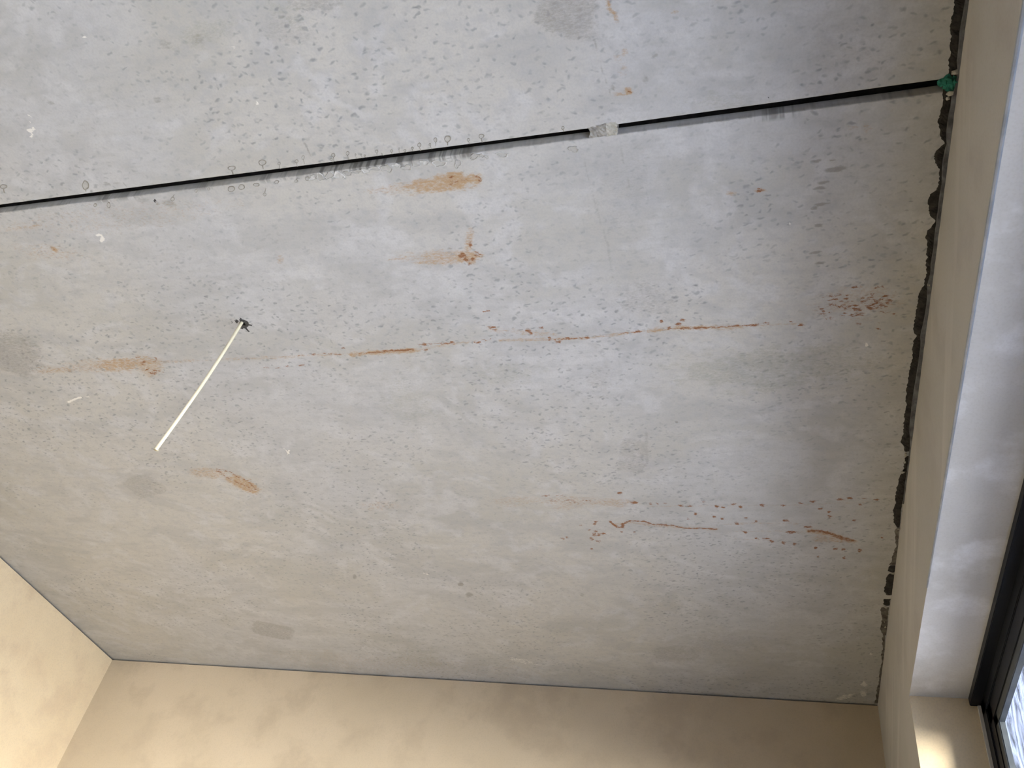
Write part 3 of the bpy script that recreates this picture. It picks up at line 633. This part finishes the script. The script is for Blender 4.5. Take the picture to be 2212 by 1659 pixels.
def seam(name, edge, mat, seed, drop=0.0016):
    R = random.Random(seed)
    pts = []; j = 0.0
    for (a, b) in zip(edge[:-1], edge[1:]):
        n = max(1, int((b[2] - a[2]) / 2.6))
        for i in range(n):
            t = i / n; j = 0.45 * j + R.uniform(-2.2, 2.2) * (0.8 if b[0] - a[0] < 99 else 1)
            pts.append((min(a[0] * (1 - t) + b[0] * t + j, a[1] * (1 - t) + b[1] * t - 1.5), a[1] * (1 - t) + b[1] * t + R.uniform(-0.3, 0.3), a[2] * (1 - t) + b[2] * t))
    pts.append(edge[-1])
    bm = bmesh.new(); prev = None
    for (x0, x1, y) in pts:
        L, Rr = spot(x0, y), spot(x1, y)
        ring = []
        for u, z in ((0, 0.0005), (0.04, -drop * 0.3), (0.3, -drop * R.uniform(0.2, 1.0)), (0.55, -drop * R.uniform(0.2, 1.0)), (0.8, -drop * R.uniform(0.2, 1.0)), (1, -drop * 0.4), (1, 0.0006)):
            q = L.lerp(Rr, u); ring.append(bm.verts.new((q.x, q.y, z)))
        m = len(ring)
        if prev:
            for i in range(m): bm.faces.new((prev[i], prev[(i + 1) % m], ring[(i + 1) % m], ring[i]))
        else: bm.faces.new(ring)
        prev = ring
    bm.faces.new(prev)
    return bm_obj(name, bm, mat, mastic)
for i, (e, mt) in enumerate(((EDGE, 'mastic'), (EDGE2, 'mastic'), (EDGE3, 'mastic_thin_and_shadow'), (EDGE4, 'mastic'), (EDGE5, 'mastic'), (EDGE6, 'mastic'), (EDGE7, 'mastic_thin_and_shadow'), (EDGE_SHADOW, 'mastic_thin_and_shadow'))):
    seam('mastic_and_shadow_strip', e, M[mt], 20 + i, 0.0016 if mt == 'mastic' else 0.0008)

# grey plaster stop between the mastic and the wall face
bm = bmesh.new(); prev = None
allx = {y: b for (a, b, y) in EDGE + EDGE2}
R = random.Random(5)
for (a, b, y) in EDGE + EDGE2[:8]:
    q = spot(b - 1, y); xw = x_right(q.y)
    x0 = min(q.x, xw - 0.002)
    ring = [bm.verts.new(v) for v in ((x0, q.y, ZC + 0.0005), (x0 + 0.001, q.y, ZC - 0.004 - 0.002 * R.random()), (xw + 0.002, q.y, ZC - 0.004 - 0.003 * R.random()), (xw + 0.002, q.y, ZC + 0.0005))]
    if prev:
        for i in range(4): bm.faces.new((prev[i], prev[(i + 1) % 4], ring[(i + 1) % 4], ring[i]))
    else: bm.faces.new(ring)
    prev = ring
bm.faces.new(prev)
structure(bm_obj('trim_3', bm, M['strip']), 'narrow dull grey stop strip along the top of the window wall')

# mortar crumbs caught in the seam
def lump(name, p, rx, ry, rz, mat, parent=None, seed=0, sub=2, rough=0.35):
    R = random.Random(seed)
    bm = bmesh.new(); bmesh.ops.create_icosphere(bm, subdivisions=sub, radius=1.0)
    for v in bm.verts:
        s = 1 + R.uniform(-rough, rough)
        v.co = Vector((v.co.x * rx * s, v.co.y * ry * s, v.co.z * rz * s)) + p
    return bm_obj(name, bm, mat, parent)
for i, (x, y, rx, ry) in enumerate(((2006, 613, 3, 4), (1956, 981, 2.4, 5), (1954, 996, 2, 2), (1950, 1018, 4, 2.5), (2064, 155, 6, 3), (2052, 199, 5, 3), (1913, 1310, 4, 3), (1910, 1341, 1.6, 2), (1912, 1353, 2.5, 2), (1930, 1237, 5, 1.5), (2046, 210, 3, 2), (1941, 1140, 4, 1.5))):
    p = spot(x, y); k = 0.0011
    lump('mortar_crumb', Vector((p.x, p.y, -0.003)), rx * k, ry * k * 1.3, 0.003, M['mortar_pale'], mastic, i, 1)

# ------------------------------------------------------------------ window
win = structure(empty('window_1', (0.45, 0.5, SILL)), 'dark anthracite framed window with streaky film on the glass')
IW = Vector((-0.45, -0.5, -SILL))
def wbox(name, x0, x1, y0, y1, z0, z1, mat, bevel=0.002):
    bm = bmesh.new(); box(bm, x0, x1, y0, y1, z0, z1)
    bmesh.ops.translate(bm, verts=bm.verts[:], vec=IW)
    if bevel: bmesh.ops.bevel(bm, geom=bm.edges[:], offset=bevel, segments=2, affect='EDGES')
    return bm_obj(name, bm, mat, win)
def wprism(name, x0, x1, y0, y1, dz0, dz1, mat):
    """head member that follows the soffit; dz below the soffit"""
    bm = bmesh.new()
    hexa(bm, [(x0, y0, z_soffit(y0) - dz0), (x1, y0, z_soffit(y0) - dz0), (x1, y1, z_soffit(y1) - dz0), (x0, y1, z_soffit(y1) - dz0),
              (x0, y0, z_soffit(y0) - dz1), (x1, y0, z_soffit(y0) - dz1), (x1, y1, z_soffit(y1) - dz1), (x0, y1, z_soffit(y1) - dz1)])
    bmesh.ops.translate(bm, verts=bm.verts[:], vec=IW)
    bmesh.ops.bevel(bm, geom=bm.edges[:], offset=0.0015, segments=2, affect='EDGES')
    return bm_obj(name, bm, mat, win)
FR = M['frame']
wprism('head_rail', 0.410, 0.434, YJ2 + 0.002, YJ - 0.001, 0.018, -0.001, FR)
wprism('head_frame', 0.432, 0.500, YJ2 + 0.002, YJ - 0.001, 0.046, -0.001, FR)
wprism('sash_head', 0.435, 0.480, YJ2 + 0.046, YJ - 0.044, 0.084, 0.044, FR)
wprism('glazing_bead', 0.437, 0.450, YJ2 + 0.08, YJ - 0.082, 0.104, 0.082, M['gasket'])
wbox('jamb_frame', 0.432, 0.500, YJ - 0.046, YJ - 0.001, SILL, 2.52, FR)
wbox('sash_stile', 0.435, 0.480, YJ - 0.084, YJ - 0.044, SILL + 0.04, 2.475, FR)
wbox('glazing_bead', 0.437, 0.450, YJ - 0.112, YJ - 0.082, SILL + 0.08, 2.435, M['gasket'])
wbox('jamb_frame', 0.432, 0.500, YJ2 + 0.001, YJ2 + 0.046, SILL, 2.57, FR)
wbox('sash_stile', 0.435, 0.480, YJ2 + 0.044, YJ2 + 0.084, SILL + 0.04, 2.53, FR)
wbox('bottom_frame', 0.432, 0.500, YJ2 + 0.046, YJ - 0.046, SILL, SILL + 0.046, FR)
wbox('sash_rail', 0.435, 0.480, YJ2 + 0.082, YJ - 0.084, SILL + 0.044, SILL + 0.084, FR)
bm = bmesh.new()
ya, yb = YJ2 + 0.075, YJ - 0.078
hexa(bm, [(0.451, ya, SILL + 0.07), (0.457, ya, SILL + 0.07), (0.457, yb, SILL + 0.07), (0.451, yb, SILL + 0.07), (0.451, ya, z_soffit(ya) - 0.078), (0.457, ya, z_soffit(ya) - 0.078), (0.457, yb, z_soffit(yb) - 0.078), (0.451, yb, z_soffit(yb) - 0.078)])
bmesh.ops.translate(bm, verts=bm.verts[:], vec=IW)
bm_obj('glass_pane', bm, M['glass'], win)
# pale plaster stop where the reveal meets the frame
bm = bmesh.new(); box(bm, 0.4255, 0.4325, YJ - 0.006, YJ + 0.002, SILL, 2.4965)
structure(bm_obj('trim_4', bm, M['plaster_reveal']), 'slim pale stop bead between reveal and window frame')

# ground outside the window
bm = bmesh.new(); box(bm, 0.54, 14, -9, 12, -0.35, -0.13)
structure(bm_obj('ground', bm, M['ground']))

# ------------------------------------------------------------------ things
# cream cable hanging from the drilled hole
bm = bmesh.new(); prev = None
top = Vector((HOLE.x - 0.002, HOLE.y - 0.001, ZC + 0.03)); bot = Vector((-1.1060, 1.0420, CAM.z + 0.9288))
NS, NR = 26, 14
for i in range(NS + 1):
    t = i / NS
    c = top.lerp(bot, t) + Vector((0.0045, 0.002, 0)) * math.sin(math.pi * t) + Vector((0.0012, -0.001, 0)) * math.sin(3 * math.pi * t)
    r = 0.0034
    ring = [bm.verts.new(c + Vector((r * math.cos(a), r * math.sin(a), 0))) for a in np.linspace(0, 2 * math.pi, NR + 1)[:-1]]
    if prev:
        for j in range(NR): bm.faces.new((prev[j], prev[(j + 1) % NR], ring[(j + 1) % NR], ring[j]))
    else: bm.faces.new(ring)
    prev = ring
cap = [bm.verts.new(v.co + (v.co - bot) * Vector((0.35, 0.35, 0)).length * 0 + Vector(((v.co.x - bot.x) * 0.45, (v.co.y - bot.y) * 0.45, -0.0015))) for v in prev]
for j in range(NR): bm.faces.new((prev[j], prev[(j + 1) % NR], cap[(j + 1) % NR], cap[j]))
bm.faces.new(cap)
for v in bm.verts: v.co -= Vector((HOLE.x, HOLE.y, ZC))
cable = bm_obj('electric_cable', bm, M['cable'], None, True)
cable.location = (HOLE.x, HOLE.y, ZC)
cable['label'] = 'thin cream cable hanging straight down from the drilled ceiling hole'
cable['category'] = 'cable'

# torn green foam in the corner where the joint meets the window wall
fp = spot(2050, 178)
foam = empty('foam_scrap', (fp.x, fp.y, ZC))
foam['label'] = 'torn green foam scrap where the ceiling joint meets the wall'
foam['category'] = 'foam scrap'
for i, (x, y, rx, ry) in enumerate(((2037, 177, 8, 5), (2049, 172, 9, 7), (2058, 176, 9, 7), (2050, 184, 9, 8), (2056, 190, 9, 5), (2044, 181, 7, 5), (2062, 172, 6, 5), (2062, 183, 6, 6))):
    q = spot(x, y)
    lump('foam_tuft', Vector((q.x - fp.x, q.y - fp.y, -0.001)), rx * 0.00085, ry * 0.0011, 0.0042, M['foam'], foam, 40 + i, 2, 0.4)
